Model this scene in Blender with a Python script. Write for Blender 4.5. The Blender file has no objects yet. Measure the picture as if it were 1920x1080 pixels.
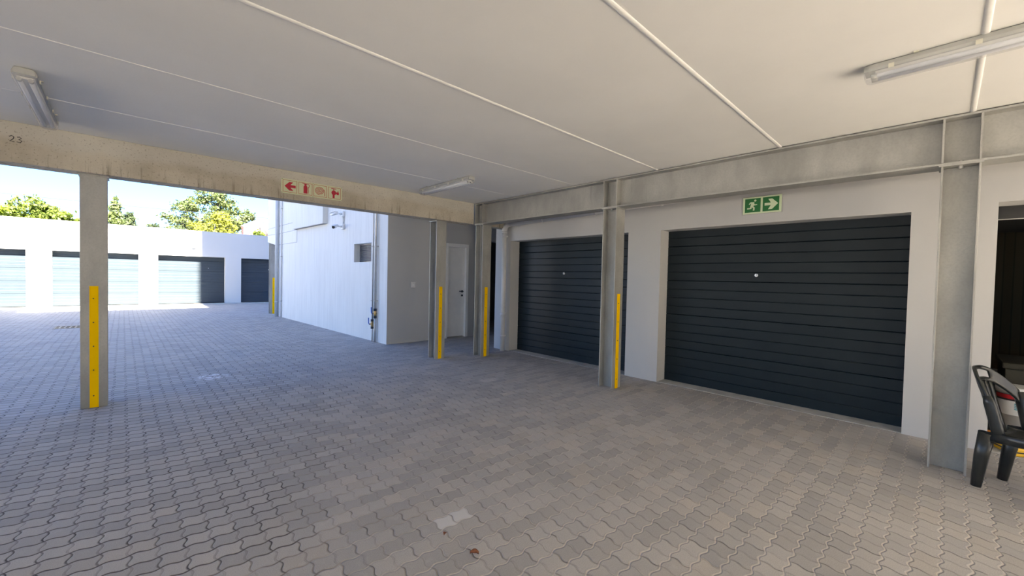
import bpy, bmesh, math, random
from mathutils import Vector, Matrix
random.seed(7)
scn = bpy.context.scene
col = scn.collection
PI = math.pi

# ------------------------------------------------------------------ materials
class NT:
    def __init__(s, name):
        s.m = bpy.data.materials.new(name); s.m.use_nodes = True
        s.t = s.m.node_tree; s.n = s.t.nodes
        s.b = s.n['Principled BSDF']
    def add(s, typ, **kw):
        n = s.n.new(typ)
        for k, v in kw.items(): setattr(n, k, v)
        return n
    def put(s, sock, v):
        if isinstance(v, (int, float)): sock.default_value = v
        elif isinstance(v, tuple): sock.default_value = v if len(v) == len(sock.default_value) else (*v, 1)
        else: s.t.links.new(v, sock)
    def M(s, op, a, b=None, c=None):
        n = s.add('ShaderNodeMath', operation=op)
        s.put(n.inputs[0], a)
        if b is not None: s.put(n.inputs[1], b)
        if c is not None: s.put(n.inputs[2], c)
        return n.outputs[0]
    def mix(s, f, a, b):
        n = s.add('ShaderNodeMix', data_type='RGBA')
        s.put(n.inputs['Factor'], f); s.put(n.inputs[6], a); s.put(n.inputs[7], b)
        return n.outputs[2]
    def ramp(s, f, a, b):        # smooth 0..1 between a and b
        n = s.add('ShaderNodeMapRange', interpolation_type='SMOOTHSTEP')
        s.put(n.inputs[0], f); n.inputs[1].default_value = a; n.inputs[2].default_value = b
        return n.outputs[0]
    def pos(s, scale=(1, 1, 1)):
        g = s.add('ShaderNodeNewGeometry')
        mp = s.add('ShaderNodeMapping'); mp.inputs['Scale'].default_value = scale
        s.t.links.new(g.outputs['Position'], mp.inputs['Vector'])
        return mp.outputs[0]
    def opos(s, scale=(1, 1, 1)):
        g = s.add('ShaderNodeTexCoord')
        mp = s.add('ShaderNodeMapping'); mp.inputs['Scale'].default_value = scale
        s.t.links.new(g.outputs['Object'], mp.inputs['Vector'])
        return mp.outputs[0]
    def noise(s, vec, scale, detail=4, rough=0.55):
        n = s.add('ShaderNodeTexNoise'); s.t.links.new(vec, n.inputs['Vector'])
        n.inputs['Scale'].default_value = scale; n.inputs['Detail'].default_value = detail
        n.inputs['Roughness'].default_value = rough
        return n.outputs['Fac']
    def white(s, x, y):
        c = s.add('ShaderNodeCombineXYZ'); s.put(c.inputs[0], x); s.put(c.inputs[1], y)
        n = s.add('ShaderNodeTexWhiteNoise', noise_dimensions='2D'); s.t.links.new(c.outputs[0], n.inputs['Vector'])
        return n.outputs['Value']
    def sep(s, v):
        n = s.add('ShaderNodeSeparateXYZ'); s.t.links.new(v, n.inputs[0]); return n.outputs
    def bump(s, h, dist, strength=1.0):
        n = s.add('ShaderNodeBump'); n.inputs['Distance'].default_value = dist; n.inputs['Strength'].default_value = strength
        s.put(n.inputs['Height'], h); s.t.links.new(n.outputs[0], s.b.inputs['Normal'])
    def base(s, c): s.put(s.b.inputs['Base Color'], c)
    def set(s, rough=0.6, metal=0.0, spec=0.5):
        s.put(s.b.inputs['Roughness'], rough); s.b.inputs['Metallic'].default_value = metal
        s.b.inputs['Specular IOR Level'].default_value = spec

def flat(name, c, rough=0.6, metal=0.0, spec=0.5, var=0.06, scale=8.0):
    n = NT(name); n.set(rough, metal, spec)
    f = n.noise(n.opos(), scale)
    lo = tuple(x * (1 - var) for x in c); hi = tuple(min(1, x * (1 + var)) for x in c)
    n.base(n.mix(n.ramp(f, 0.3, 0.7), lo, hi)); return n.m

def paint(name, c, streak=0.0, bump=0.0006):
    n = NT(name); n.set(0.75, 0, 0.25)
    f = n.ramp(n.noise(n.pos((1, 1, 0.6)), 1.3, 5), 0.3, 0.72)
    out = n.mix(f, tuple(x * 0.955 for x in c), c)
    if streak:
        k = n.ramp(n.noise(n.pos((14, 14, 0.75)), 1.0, 7, 0.72), 0.40, 0.78)
        k = n.M('MULTIPLY', k, streak)
        out = n.mix(k, out, tuple(x * 0.76 for x in c))
    n.base(out); n.bump(n.noise(n.pos(), 60, 3), bump); return n.m

WHITE = paint('wall_paint_white', (0.56, 0.552, 0.535))
CEIL = paint('ceiling_paint', (0.88, 0.86, 0.81), 0, 0.0004)
BLUEW = paint('outer_wall_paint', (0.72, 0.725, 0.695), 0.55, 0.001)
YARDW = paint('yard_wall_paint', (0.53, 0.54, 0.54))
BEAD = flat('joint_bead', (0.82, 0.80, 0.76), 0.7, var=0.03)

def mat_concrete():
    n = NT('raw_concrete'); n.set(0.85, 0, 0.2)
    p = n.pos()
    f = n.ramp(n.noise(p, 2.2, 6, 0.6), 0.32, 0.7)
    c = n.mix(f, (0.42, 0.37, 0.285), (0.58, 0.525, 0.42))
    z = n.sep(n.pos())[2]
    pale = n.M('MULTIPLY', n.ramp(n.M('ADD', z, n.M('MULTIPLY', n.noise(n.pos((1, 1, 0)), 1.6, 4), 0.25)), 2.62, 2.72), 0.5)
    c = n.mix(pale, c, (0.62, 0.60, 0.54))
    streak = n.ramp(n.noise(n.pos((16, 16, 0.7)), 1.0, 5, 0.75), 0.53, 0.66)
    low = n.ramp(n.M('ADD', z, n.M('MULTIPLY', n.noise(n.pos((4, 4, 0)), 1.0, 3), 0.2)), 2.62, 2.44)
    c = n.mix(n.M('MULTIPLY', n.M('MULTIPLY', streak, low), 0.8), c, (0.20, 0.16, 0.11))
    pit = n.ramp(n.noise(p, 55, 2), 0.60, 0.68)
    c = n.mix(n.M('MULTIPLY', pit, 0.42), c, (0.15, 0.12, 0.085))
    n.base(c); n.bump(n.noise(p, 25, 6), 0.004); return n.m
CONC = mat_concrete()

def mat_steel(name, c, rough=0.5):
    n = NT(name); p = n.pos()
    f = n.ramp(n.noise(n.pos((1, 1, 0.5)), 3.0, 6, 0.6), 0.3, 0.72)
    sp = n.ramp(n.noise(p, 60, 3), 0.4, 0.7)
    cc = n.mix(f, tuple(x * 0.78 for x in c), tuple(x * 1.12 for x in c))
    cc = n.mix(n.M('MULTIPLY', sp, 0.25), cc, tuple(x * 0.7 for x in c))
    st = n.ramp(n.noise(n.pos((10, 10, 0.7)), 1.0, 4), 0.66, 0.75)
    cc = n.mix(n.M('MULTIPLY', st, 0.35), cc, tuple(x * 0.55 for x in c))
    n.base(cc); n.set(rough, 0.25, 0.4); n.bump(n.noise(p, 90, 2), 0.0005); return n.m
GALV = mat_steel('galvanised_steel', (0.405, 0.40, 0.37))

def mat_pavers():
    n = NT('interlocking_pavers'); n.set(0.8, 0, 0.35)
    P = n.pos(); x, y, z = n.sep(P)
    C = 0.105
    u0 = n.M('DIVIDE', n.M('SUBTRACT', x, 0.023), C); v0 = n.M('DIVIDE', n.M('SUBTRACT', y, 0.075), C)
    wob = n.M('MULTIPLY', n.M('SUBTRACT', n.noise(P, 1.2, 2), 0.5), 0.35)
    u0 = n.M('ADD', u0, wob)
    v0 = n.M('ADD', v0, n.M('MULTIPLY', n.M('SUBTRACT', n.noise(n.pos((1, 1, 1)), 0.9, 2), 0.5), 0.25))
    u = n.M('ADD', u0, n.M('MULTIPLY', n.M('SINE', n.M('MULTIPLY', v0, 2 * PI)), 0.085))
    v = n.M('ADD', v0, n.M('MULTIPLY', n.M('SINE', n.M('MULTIPLY', u0, 2 * PI)), -0.075))
    iu, iv = n.M('FLOOR', u), n.M('FLOOR', v)
    nu, nv = n.M('ROUND', u), n.M('ROUND', v)
    du = n.M('MULTIPLY', n.M('ABSOLUTE', n.M('SUBTRACT', u, nu)), C)
    dv = n.M('MULTIPLY', n.M('ABSOLUTE', n.M('SUBTRACT', v, nv)), C)
    par = n.M('FLOORED_MODULO', iv, 2.0)
    bid = n.M('FLOOR', n.M('DIVIDE', n.M('ADD', iu, par), 2.0))
    real = n.M('SUBTRACT', 1.0, n.M('FLOORED_MODULO', n.M('ADD', nu, par), 2.0))   # 1 on the true end joints
    w = n.white(bid, iv); w2 = n.white(n.M('ADD', bid, 31.7), iv); wc = n.white(n.M('ADD', iu, 11.3), iv)
    c = n.mix(n.ramp(w, 0.0, 1.0), (0.345, 0.331, 0.312), (0.46, 0.437, 0.405))
    c = n.mix(n.M('MULTIPLY', n.ramp(w2, 0.72, 1.0), 0.55), c, (0.50, 0.45, 0.385))
    c = n.mix(n.M('MULTIPLY', n.ramp(wc, 0.6, 1.0), 0.25), c, (0.30, 0.305, 0.32))
    big = n.ramp(n.noise(P, 0.55, 4), 0.35, 0.7)
    c = n.mix(n.M('MULTIPLY', big, 0.22), c, (0.50, 0.48, 0.455))
    spk = n.ramp(n.noise(P, 220, 2), 0.35, 0.68)
    c = n.mix(n.M('MULTIPLY', spk, 0.35), c, (0.215, 0.21, 0.205))
    dust = n.ramp(n.noise(P, 9, 5, 0.65), 0.55, 0.8)
    c = n.mix(n.M('MULTIPLY', dust, 0.3), c, (0.55, 0.53, 0.50))
    # one pale replaced paver and a pale scuff further off
    def box(cx, cy, hx, hy):
        a = n.M('LESS_THAN', n.M('ABSOLUTE', n.M('SUBTRACT', u, (cx - 0.023) / C)), hx / C)
        b = n.M('LESS_THAN', n.M('ABSOLUTE', n.M('SUBTRACT', v, (cy - 0.075) / C)), hy / C)
        return n.M('MULTIPLY', a, b)
    c = n.mix(n.M('MULTIPLY', box(1.388, 1.91, 0.105, 0.05), 0.75), c, (0.60, 0.605, 0.60))
    d2 = n.M('ADD', n.M('POWER', n.M('DIVIDE', n.M('SUBTRACT', x, 0.85), 0.24), 2.0), n.M('POWER', n.M('DIVIDE', n.M('SUBTRACT', y, 6.65), 0.22), 2.0))
    sc = n.M('MULTIPLY', n.ramp(d2, 1.0, 0.2), n.ramp(n.noise(P, 14, 4), 0.45, 0.6))
    c = n.mix(n.M('MULTIPLY', sc, 0.8), c, (0.80, 0.80, 0.80))
    d3 = n.M('ADD', n.M('POWER', n.M('DIVIDE', n.M('SUBTRACT', x, 3.62), 0.20), 2.0), n.M('POWER', n.M('DIVIDE', n.M('SUBTRACT', y, 4.25), 0.13), 2.0))
    c = n.mix(n.M('MULTIPLY', n.ramp(d3, 1.0, 0.2), 0.4), c, (0.60, 0.58, 0.55))
    # joints: sandy fill, its colour darkened towards the yard for depth shading
    sand_lit = n.ramp(n.M('ADD', n.M('ADD', n.M('MULTIPLY', x, 0.30), n.M('MULTIPLY', y, -0.10)), n.M('MULTIPLY', n.noise(P, 2.6, 3), 1.0)), 0.30, 0.75)
    jc = n.mix(sand_lit, (0.075, 0.06, 0.05), (0.62, 0.56, 0.48))
    jc2 = n.mix(n.M('MULTIPLY', sand_lit, n.ramp(n.noise(P, 5.5, 2), 0.5, 0.62)), (0.055, 0.048, 0.042), (0.58, 0.52, 0.45))
    wn = n.M('ADD', 0.6, n.M('MULTIPLY', n.noise(P, 16, 3), 0.9))
    dk = n.M('SUBTRACT', 1.0, sand_lit)
    jv = n.ramp(n.M('DIVIDE', dv, n.M('MULTIPLY', wn, n.M('ADD', 0.85, n.M('MULTIPLY', dk, 0.45)))), 0.0052, 0.0024)
    ju = n.M('MULTIPLY', n.ramp(n.M('DIVIDE', du, n.M('MULTIPLY', wn, n.M('ADD', 0.9, n.M('MULTIPLY', dk, 0.35)))), 0.0038, 0.0013), n.M('ADD', 0.45, n.M('MULTIPLY', real, 0.55)))
    c = n.mix(n.M('MULTIPLY', jv, n.M('ADD', 0.62, n.M('MULTIPLY', dk, 0.33))), c, jc); c = n.mix(n.M('MULTIPLY', ju, n.M('ADD', n.M('ADD', 0.33, n.M('MULTIPLY', dk, 0.3)), n.M('MULTIPLY', n.ramp(n.noise(P, 4.3, 3), 0.42, 0.62), 0.37))), c, jc2)
    n.base(c)
    hv = n.ramp(dv, 0.0015, 0.009); hu = n.ramp(du, 0.001, 0.008)
    hu = n.M('MAXIMUM', hu, n.M('MULTIPLY', n.M('SUBTRACT', 1.0, real), 0.55))
    h = n.M('MINIMUM', hv, hu)
    h = n.M('ADD', h, n.M('MULTIPLY', n.noise(P, 120, 3), 0.10))
    h = n.M('ADD', h, n.M('MULTIPLY', n.white(bid, n.M('ADD', iv, 7.0)), 0.15))
    n.bump(h, 0.006, 0.9); return n.m
PAVER = mat_pavers()

def mat_cement(name, a, b):
    n = NT(name); n.set(0.85, 0, 0.25)
    n.base(n.mix(n.ramp(n.noise(n.pos(), 5, 6), 0.3, 0.7), a, b)); n.bump(n.noise(n.pos(), 40, 4), 0.002); return n.m
CEMENT = mat_cement('cement_screed', (0.36, 0.36, 0.34), (0.47, 0.47, 0.45))

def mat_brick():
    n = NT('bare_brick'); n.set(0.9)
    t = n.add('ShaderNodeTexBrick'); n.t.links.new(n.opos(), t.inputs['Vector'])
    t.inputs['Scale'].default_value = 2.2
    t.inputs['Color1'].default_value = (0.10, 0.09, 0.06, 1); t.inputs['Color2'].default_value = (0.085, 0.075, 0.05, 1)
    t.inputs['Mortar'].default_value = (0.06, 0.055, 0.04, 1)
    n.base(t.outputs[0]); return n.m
BRICK = mat_brick()

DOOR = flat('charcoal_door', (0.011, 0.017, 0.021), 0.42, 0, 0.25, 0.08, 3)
YDOOR = flat('yard_grey_door', (0.025, 0.038, 0.052), 0.4, 0, 0.5, 0.06, 3)  # lighter grey than the charcoal of the near doors
DOORD = flat('dark_door_back', (0.03, 0.03, 0.03), 0.6)
CHROME = flat('chrome', (0.55, 0.55, 0.55), 0.3, 0.9)
YELLOW = flat('yellow_paint', (1.0, 0.60, 0.0), 0.7, 0, 0.05, 0.0, 12)
DARKM = flat('dark_metal', (0.03, 0.03, 0.032), 0.45)
PVC = flat('white_pvc', (0.72, 0.70, 0.67), 0.4, var=0.03)
PVCG = flat('grey_pvc', (0.55, 0.58, 0.60), 0.45, var=0.04)
GREYP = flat('grey_plastic', (0.43, 0.43, 0.40), 0.5, var=0.05)
CLIP = flat('pale_clip', (0.66, 0.64, 0.52), 0.5)
TUBEW = flat('tube_white', (0.80, 0.82, 0.85), 0.3, var=0.02)
REFL = flat('reflector_white', (0.72, 0.71, 0.67), 0.5, var=0.02)
DOORW = flat('white_door_paint', (0.84, 0.83, 0.80), 0.5, var=0.02)
BLACK = flat('black_plastic', (0.018, 0.02, 0.019), 0.3, 0, 0.5, 0.15, 20)
CREAM = flat('photoluminescent_cream', (0.60, 0.63, 0.40), 0.5, var=0.02)
CREAM2 = flat('photoluminescent_pale', (0.66, 0.76, 0.50), 0.5, var=0.02)
RED = flat('sign_red', (0.44, 0.003, 0.022), 0.5, var=0.03)
SGREEN = flat('sign_green', (0.010, 0.155, 0.028), 0.5, var=0.03)
CAMW = flat('camera_white', (0.72, 0.74, 0.75), 0.4, var=0.02)
COPPER = flat('galv_pipe', (0.50, 0.50, 0.49), 0.4, 0.4)
BRASS = flat('brass', (0.45, 0.30, 0.12), 0.4, 0.7)
BLUE = flat('valve_blue', (0.02, 0.09, 0.42), 0.45)
LOUV = flat('louvre_metal', (0.34, 0.34, 0.36), 0.35, 0.5)
CRAYON = flat('crayon_black', (0.03, 0.03, 0.03), 0.8)
PAIL = flat('pail_grey', (0.42, 0.41, 0.39), 0.5)
PAILW = flat('label_white', (0.75, 0.76, 0.76), 0.5, var=0.03)
PAILR = flat('label_red', (0.50, 0.02, 0.03), 0.5)
TEAL = flat('label_teal', (0.10, 0.38, 0.48), 0.5)
CASEY = flat('case_yellow', (0.75, 0.45, 0.02), 0.5)
ORANGE = flat('orange_plastic', (0.75, 0.26, 0.02), 0.5)
LEAF = flat('dry_leaf_brown', (0.20, 0.075, 0.035), 0.8, var=0.3, scale=60)
BARK = flat('bark', (0.14, 0.11, 0.085), 0.9, var=0.3)
WIRE = flat('wire_grey', (0.035, 0.04, 0.06), 0.7, 0, 0.1)
HBRICK = flat('pink_brick', (0.50, 0.28, 0.22), 0.85, var=0.2, scale=14)
TAN = flat('tan_wall', (0.50, 0.38, 0.27), 0.85)
ROOF = flat('roof_pale', (0.45, 0.45, 0.45), 0.7)

def mat_leaf(name, a, b):
    n = NT(name); n.set(0.6, 0, 0.3)
    oi = n.add('ShaderNodeObjectInfo')
    f = n.noise(n.pos(), 2.2, 5, 0.7)
    n.base(n.mix(n.ramp(f, 0.3, 0.7), a, b))
    n.b.inputs['Subsurface Weight'].default_value = 0.0
    tr = n.add('ShaderNodeBsdfTranslucent'); n.put(tr.inputs[0], tuple(min(1, x * 1.3) for x in b))
    mx = n.add('ShaderNodeMixShader'); mx.inputs[0].default_value = 0.35
    out = n.n['Material Output']
    n.t.links.new(n.b.outputs[0], mx.inputs[1]); n.t.links.new(tr.outputs[0], mx.inputs[2]); n.t.links.new(mx.outputs[0], out.inputs[0])
    return n.m
L_BRIGHT = mat_leaf('leaf_bright', (0.06, 0.10, 0.008), (0.15, 0.20, 0.012))
L_MID = mat_leaf('leaf_mid', (0.05, 0.08, 0.014), (0.12, 0.16, 0.024))
L_GREY = mat_leaf('leaf_greygreen', (0.045, 0.072, 0.030), (0.115, 0.15, 0.05))
L_GOLD = mat_leaf('leaf_gold', (0.11, 0.13, 0.016), (0.20, 0.22, 0.028))
L_DARK = mat_leaf('leaf_dark', (0.03, 0.05, 0.028), (0.07, 0.095, 0.042))

def mat_clear():
    n = NT('clear_diffuser'); n.set(0.15, 0, 0.5); n.base((0.80, 0.80, 0.78))
    tr = n.add('ShaderNodeBsdfTransparent'); mx = n.add('ShaderNodeMixShader'); mx.inputs[0].default_value = 0.74
    n.t.links.new(n.b.outputs[0], mx.inputs[1]); n.t.links.new(tr.outputs[0], mx.inputs[2])
    n.t.links.new(mx.outputs[0], n.n['Material Output'].inputs[0]); return n.m
CLEAR = mat_clear()

# ------------------------------------------------------------------ geometry helpers
class MB:
    def __init__(s): s.b = bmesh.new()
    def box(s, x0, x1, y0, y1, z0, z1):
        v = [s.b.verts.new((x, y, z)) for z in (z0, z1) for y in (y0, y1) for x in (x0, x1)]
        for f in ((0, 2, 3, 1), (4, 5, 7, 6), (0, 1, 5, 4), (2, 6, 7, 3), (0, 4, 6, 2), (1, 3, 7, 5)):
            s.b.faces.new([v[i] for i in f])
        return s
    def prism(s, pts, f, d):          # pts 2-D, f maps (a, b, t) to xyz, t runs 0..d
        n = len(pts); A = [s.b.verts.new(f(a, b, 0)) for a, b in pts]; B = [s.b.verts.new(f(a, b, d)) for a, b in pts]
        s.b.faces.new(A); s.b.faces.new(B[::-1])
        for i in range(n):
            j = (i + 1) % n; s.b.faces.new((A[i], B[i], B[j], A[j]))
        return s
    def tube(s, path, r, seg=12, cap=True, flat=None):   # r number or list; flat=(sx, sy) squashes the section
        path = [Vector(p) for p in path]; rings = []
        rs = r if isinstance(r, (list, tuple)) else [r] * len(path)
        up = None
        for i, p in enumerate(path):
            t = (path[min(i + 1, len(path) - 1)] - path[max(i - 1, 0)]).normalized()
            if up is None:
                up = Vector((0, 0, 1)) if abs(t.z) < 0.9 else Vector((1, 0, 0))
            a = t.cross(up).normalized(); b = a.cross(t).normalized(); up = b
            sx, sy = flat or (1, 1)
            rings.append([s.b.verts.new(p + (a * math.cos(k) * sx + b * math.sin(k) * sy) * rs[i]) for k in [2 * PI * q / seg for q in range(seg)]])
        for A, B in zip(rings, rings[1:]):
            for k in range(seg):
                f = s.b.faces.new((A[k], A[(k + 1) % seg], B[(k + 1) % seg], B[k])); f.smooth = seg > 6
        if cap: s.b.faces.new(rings[0][::-1]); s.b.faces.new(rings[-1])
        return s
    def lathe(s, prof, c=(0, 0, 0), seg=24):
        rings = []
        for r, z in prof: rings.append([s.b.verts.new((c[0] + r * math.cos(2 * PI * k / seg), c[1] + r * math.sin(2 * PI * k / seg), c[2] + z)) for k in range(seg)])
        for A, B in zip(rings, rings[1:]):
            for k in range(seg):
                f = s.b.faces.new((A[k], A[(k + 1) % seg], B[(k + 1) % seg], B[k])); f.smooth = True
        s.b.faces.new(rings[0][::-1]); s.b.faces.new(rings[-1]); return s
    def grid(s, rows):
        V = [[s.b.verts.new(p) for p in r] for r in rows]
        for i in range(len(V) - 1):
            for j in range(len(V[0]) - 1):
                f = s.b.faces.new((V[i][j], V[i][j + 1], V[i + 1][j + 1], V[i + 1][j])); f.smooth = True
        return s
    def obj(s, name, mat, parent=None, loc=(0, 0, 0), bevel=0, solid=0):
        me = bpy.data.meshes.new(name)
        bmesh.ops.recalc_face_normals(s.b, faces=s.b.faces[:])
        s.b.to_mesh(me); s.b.free(); me.materials.append(mat)
        o = bpy.data.objects.new(name, me); col.objects.link(o); o.location = loc
        if parent: o.parent = parent
        if solid:
            m = o.modifiers.new('solid', 'SOLIDIFY'); m.thickness = solid; m.offset = 0
        if bevel:
            m = o.modifiers.new('bevel', 'BEVEL'); m.width = bevel; m.segments = 2; m.limit_method = 'ANGLE'
        return o

def tag(o, label, cat, group=None):
    o['label'] = label; o['category'] = cat
    if group: o['group'] = group
    return o
def struct(o, label=None, cat=None):
    o['kind'] = 'structure'
    if label: o['label'] = label
    if cat: o['category'] = cat
    return o
def thing(name, label, cat, loc=(0, 0, 0), rz=0.0, group=None):
    e = bpy.data.objects.new(name, None); col.objects.link(e); e.location = loc; e.rotation_euler = (0, 0, rz)
    e.empty_display_size = 0.1
    return tag(e, label, cat, group)
def copy_tree(o, parent=None):
    c = o.copy(); col.objects.link(c); c.parent = parent
    for ch in [x for x in scn.objects if x.parent == o]: copy_tree(ch, c)
    return c

# ------------------------------------------------------------------ setting
CZ = 2.70
FRONT = -5.0
struct(MB().box(-30, 5.385, -34, 60, -0.15, 0).box(5.385, 16, 6.1, 60, -0.15, 0).obj('floor', PAVER), 'grey brown wavy interlocking paving across carport and yard', 'paving')
struct(MB().box(5.385, 11.2, -34, 6.1, -0.15, 0.006).obj('trim_1', CEMENT), 'grey cement threshold strip in front of the charcoal garage doors', 'threshold')
struct(MB().box(-10, 2.6, FRONT, 6.0, CZ, 2.92).box(2.6, 11.2, FRONT - 1.1, 6.0, CZ, 2.92).obj('ceiling', CEIL), 'off white painted slab ceiling of the carport', 'ceiling')  # right part lengthened behind the viewer to hold the sun patch back
for i, yj in enumerate((-3.76, -2.54, -1.32, -0.10, 1.12, 2.36, 3.57, 4.78)):
    r = 0.016 if i < 6 else 0.008
    m = MB()
    rows = []
    for k in range(9):
        a = PI * k / 8
        rows.append([(x, yj + r * math.cos(a), CZ + 0.001 - 0.62 * r * math.sin(a)) for x in (-10, 4.535)])
    m.grid(rows)
    struct(m.obj('trim_%d' % (i + 2), BEAD), 'white filler bead along a ceiling slab joint', 'ceiling joint')
# right hand wall with three garage openings (front face x = 5.37)
WX, WI = 5.37, 5.66
D1, D2, D3 = (3.21, 5.72), (0.24, 2.71), (-2.75, -0.29)
w = MB()
HD = 2.10
w.box(WX, WI, D1[1], 6.15, 0, CZ).box(WX, WI, D2[1], D1[0], 0, CZ).box(WX, WI, D3[1], D2[0], 0, CZ).box(WX, WI, FRONT - 1.1, D3[0], 0, CZ)
for d, h in ((D1, HD), (D2, HD), (D3, 2.13)): w.box(WX, WI, d[0], d[1], h, CZ)
struct(w.obj('wall_right', WHITE), 'off white plastered wall holding the charcoal garage doors', 'wall')
# inside of the open garage
g = MB().box(WI, 11.2, D3[1] + 0.12, D3[1] + 0.24, 0, CZ).box(WI, 11.2, D3[0] - 0.24, D3[0] - 0.12, 0, CZ).box(11.0, 11.2, D3[0] - 0.12, D3[1] + 0.12, 0, CZ)
struct(g.obj('wall_garage', BRICK), 'dark bare brick inside the open garage at right edge', 'wall')
struct(MB().box(WI, 11.2, 5.95, 6.15, 0, CZ).obj('wall_partition', WHITE), 'side wall of the garages facing the passage', 'wall')

struct(MB().box(-10, 0.3, FRONT, FRONT + 0.25, 0, CZ).obj('wall_light_block', WHITE), 'unseen white wall added behind the viewer to darken the left', 'wall')  # added out of view to keep light from behind off the left
struct(MB().box(-16, 14, -18.4, -18, 0, 6.5).obj('wall_sky_block', WHITE), 'unseen white wall added behind the viewer to block low sky', 'wall')  # added out of view to cut blue skylight entering from behind
# far building: side wall facing the yard (slightly turned), end wall with white door
BX0, BY0, BX1, BY1 = 3.85, 7.71, 3.62, 14.93
def bw(t, off=0.0):      # point on the yard face at distance t along it; off > 0 goes out into the yard
    dx, dy = BX1 - BX0, BY1 - BY0; L = math.hypot(dx, dy); dx /= L; dy /= L
    return (BX0 + dx * t - dy * off, BY0 + dy * t + dx * off)
def by(y): return (y - BY0) / (BY1 - BY0) * math.hypot(BX1 - BX0, BY1 - BY0)
BT = 11.5
w = MB()
def wallseg(m, y0, y1, z0, z1, th=0.3, off=0.0):
    a, b = bw(by(y0), off), bw(by(y1), off); c, d = bw(by(y1), off - th), bw(by(y0), off - th)
    m.prism([a, b, c, d], lambda p, q, t: (p, q, z0 + t), z1 - z0)
VY0, VY1, VZ0, VZ1 = 8.40, 9.23, 1.675, 2.082
wallseg(w, 7.71, VY0, 0, BT); wallseg(w, VY1, 14.93, 0, BT); wallseg(w, VY0, VY1, 0, VZ0); wallseg(w, VY0, VY1, VZ1, BT)
wallseg(w, VY0 - 0.1, VY1 + 0.1, VZ0 - 0.1, VZ1 + 0.1, 0.04, -0.33)
# upper part running on past the corner, its underside rising outwards
p0, p1 = bw(by(14.93)), bw(by(15.95))
q0, q1 = bw(by(14.93), -0.3), bw(by(15.95), -0.3)
vs = [w.b.verts.new(v) for v in ((*p0, 2.28), (*p1, 2.43), (*q1, 2.43), (*q0, 2.28), (*p0, BT), (*p1, BT), (*q1, BT), (*q0, BT))]
for f in ((0, 1, 2, 3), (4, 7, 6, 5), (0, 4, 5, 1), (1, 5, 6, 2), (2, 6, 7, 3), (3, 7, 4, 0)): w.b.faces.new([vs[i] for i in f])
w.box(3.9, 12, 14.6, 14.93, 0, BT); w.box(3.9, 12, 7.72, 14.9, BT - 0.3, BT)
struct(w.obj('wall_side', BLUEW), 'tall white plastered building wall facing the yard', 'wall')
# end wall towards the carport (door at x 5.30..5.84)
w = MB()
DX0, DX1, DZ = 5.29, 5.83, 2.09
w.box(3.853, DX0, 7.703, 7.95, 0, BT).box(DX1, 6.05, 7.703, 7.95, 0, BT).box(DX0, DX1, 7.703, 7.95, DZ, BT)
w.box(DX0, DX1, 7.90, 7.95, 0, DZ)
w.box(6.05, 6.85, 8.15, 8.35, 0, BT).box(6.05, 6.15, 7.80, 8.2, 0, BT).box(6.05, 9.5, 8.05, 8.3, 2.32, BT)
struct(w.obj('wall_back', WHITE), 'off white end wall with a white door beyond the carport', 'wall')
struct(MB().box(6.85, 9.6, 10.2, 10.4, 0, 2.9).box(9.4, 9.6, 6.0, 10.4, 0, 2.9).box(6.75, 6.85, 8.35, 10.4, 0, 2.9).obj('wall_passage', flat('passage_grey', (0.22, 0.22, 0.22), 0.8)), 'dark grey wall at the end of the side passage', 'wall')
struct(MB().box(2.6, 9.6, 6.02, 7.705, 2.78, 3.0).box(6.85, 9.6, 7.72, 10.4, 2.75, 2.95).obj('ceiling_shade_slab', CEIL), 'unseen slab over the side passage, run out to shade the end wall', 'ceiling')  # unseen slab, added and lengthened to darken passage and end wall
struct(MB().box(7.0, 7.75, 10.16, 10.2, 1.75, 2.3).obj('window_1', flat('dark_glass', (0.01, 0.01, 0.012), 0.2)), 'small black window at the end of the side passage', 'window')

# storeys above the carport (roofline seen from its shade on the yard)
u = MB().box(-10, -2.3, FRONT, 6.0, 2.92, 15.0).box(-2.3, 2.35, FRONT, 6.0, 2.92, 13.45).box(2.35, 11.2, FRONT - 1.1, 6.0, 2.92, 19.0)  # right block also reaches further back, added to shade the ground there
struct(u.obj('wall_upper', WHITE), 'upper storeys above the carport', 'wall')

# yard garages: wall face at y = 21.7
FY = 21.70; FZ = 3.09
FD = [(-9.2, -6.9), (-4.70, -2.42), (-1.825, 0.445), (1.02, 3.25), (3.84, 6.12)]
w = MB(); xs = -12.0
for a, b in FD:
    w.box(xs, a, FY, FY + 0.3, 0, FZ); w.box(a, b, FY, FY + 0.3, 2.01, FZ); xs = b
w.box(xs, 12, FY, FY + 0.3, 0, FZ); w.box(-12, 12, FY + 0.3, FY + 3.9, FZ - 0.35, FZ - 0.15); w.box(-12, 12, FY + 3.7, FY + 3.9, 0, FZ)
struct(w.obj('wall_far', YARDW), 'low white wall of the garage row across the yard', 'wall')
struct(MB().box(-12, 12, FY - 0.35, FY - 0.005, 0, 0.025).obj('trim_12', CEMENT), 'pale concrete apron at the foot of the garage row', 'apron')

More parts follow.
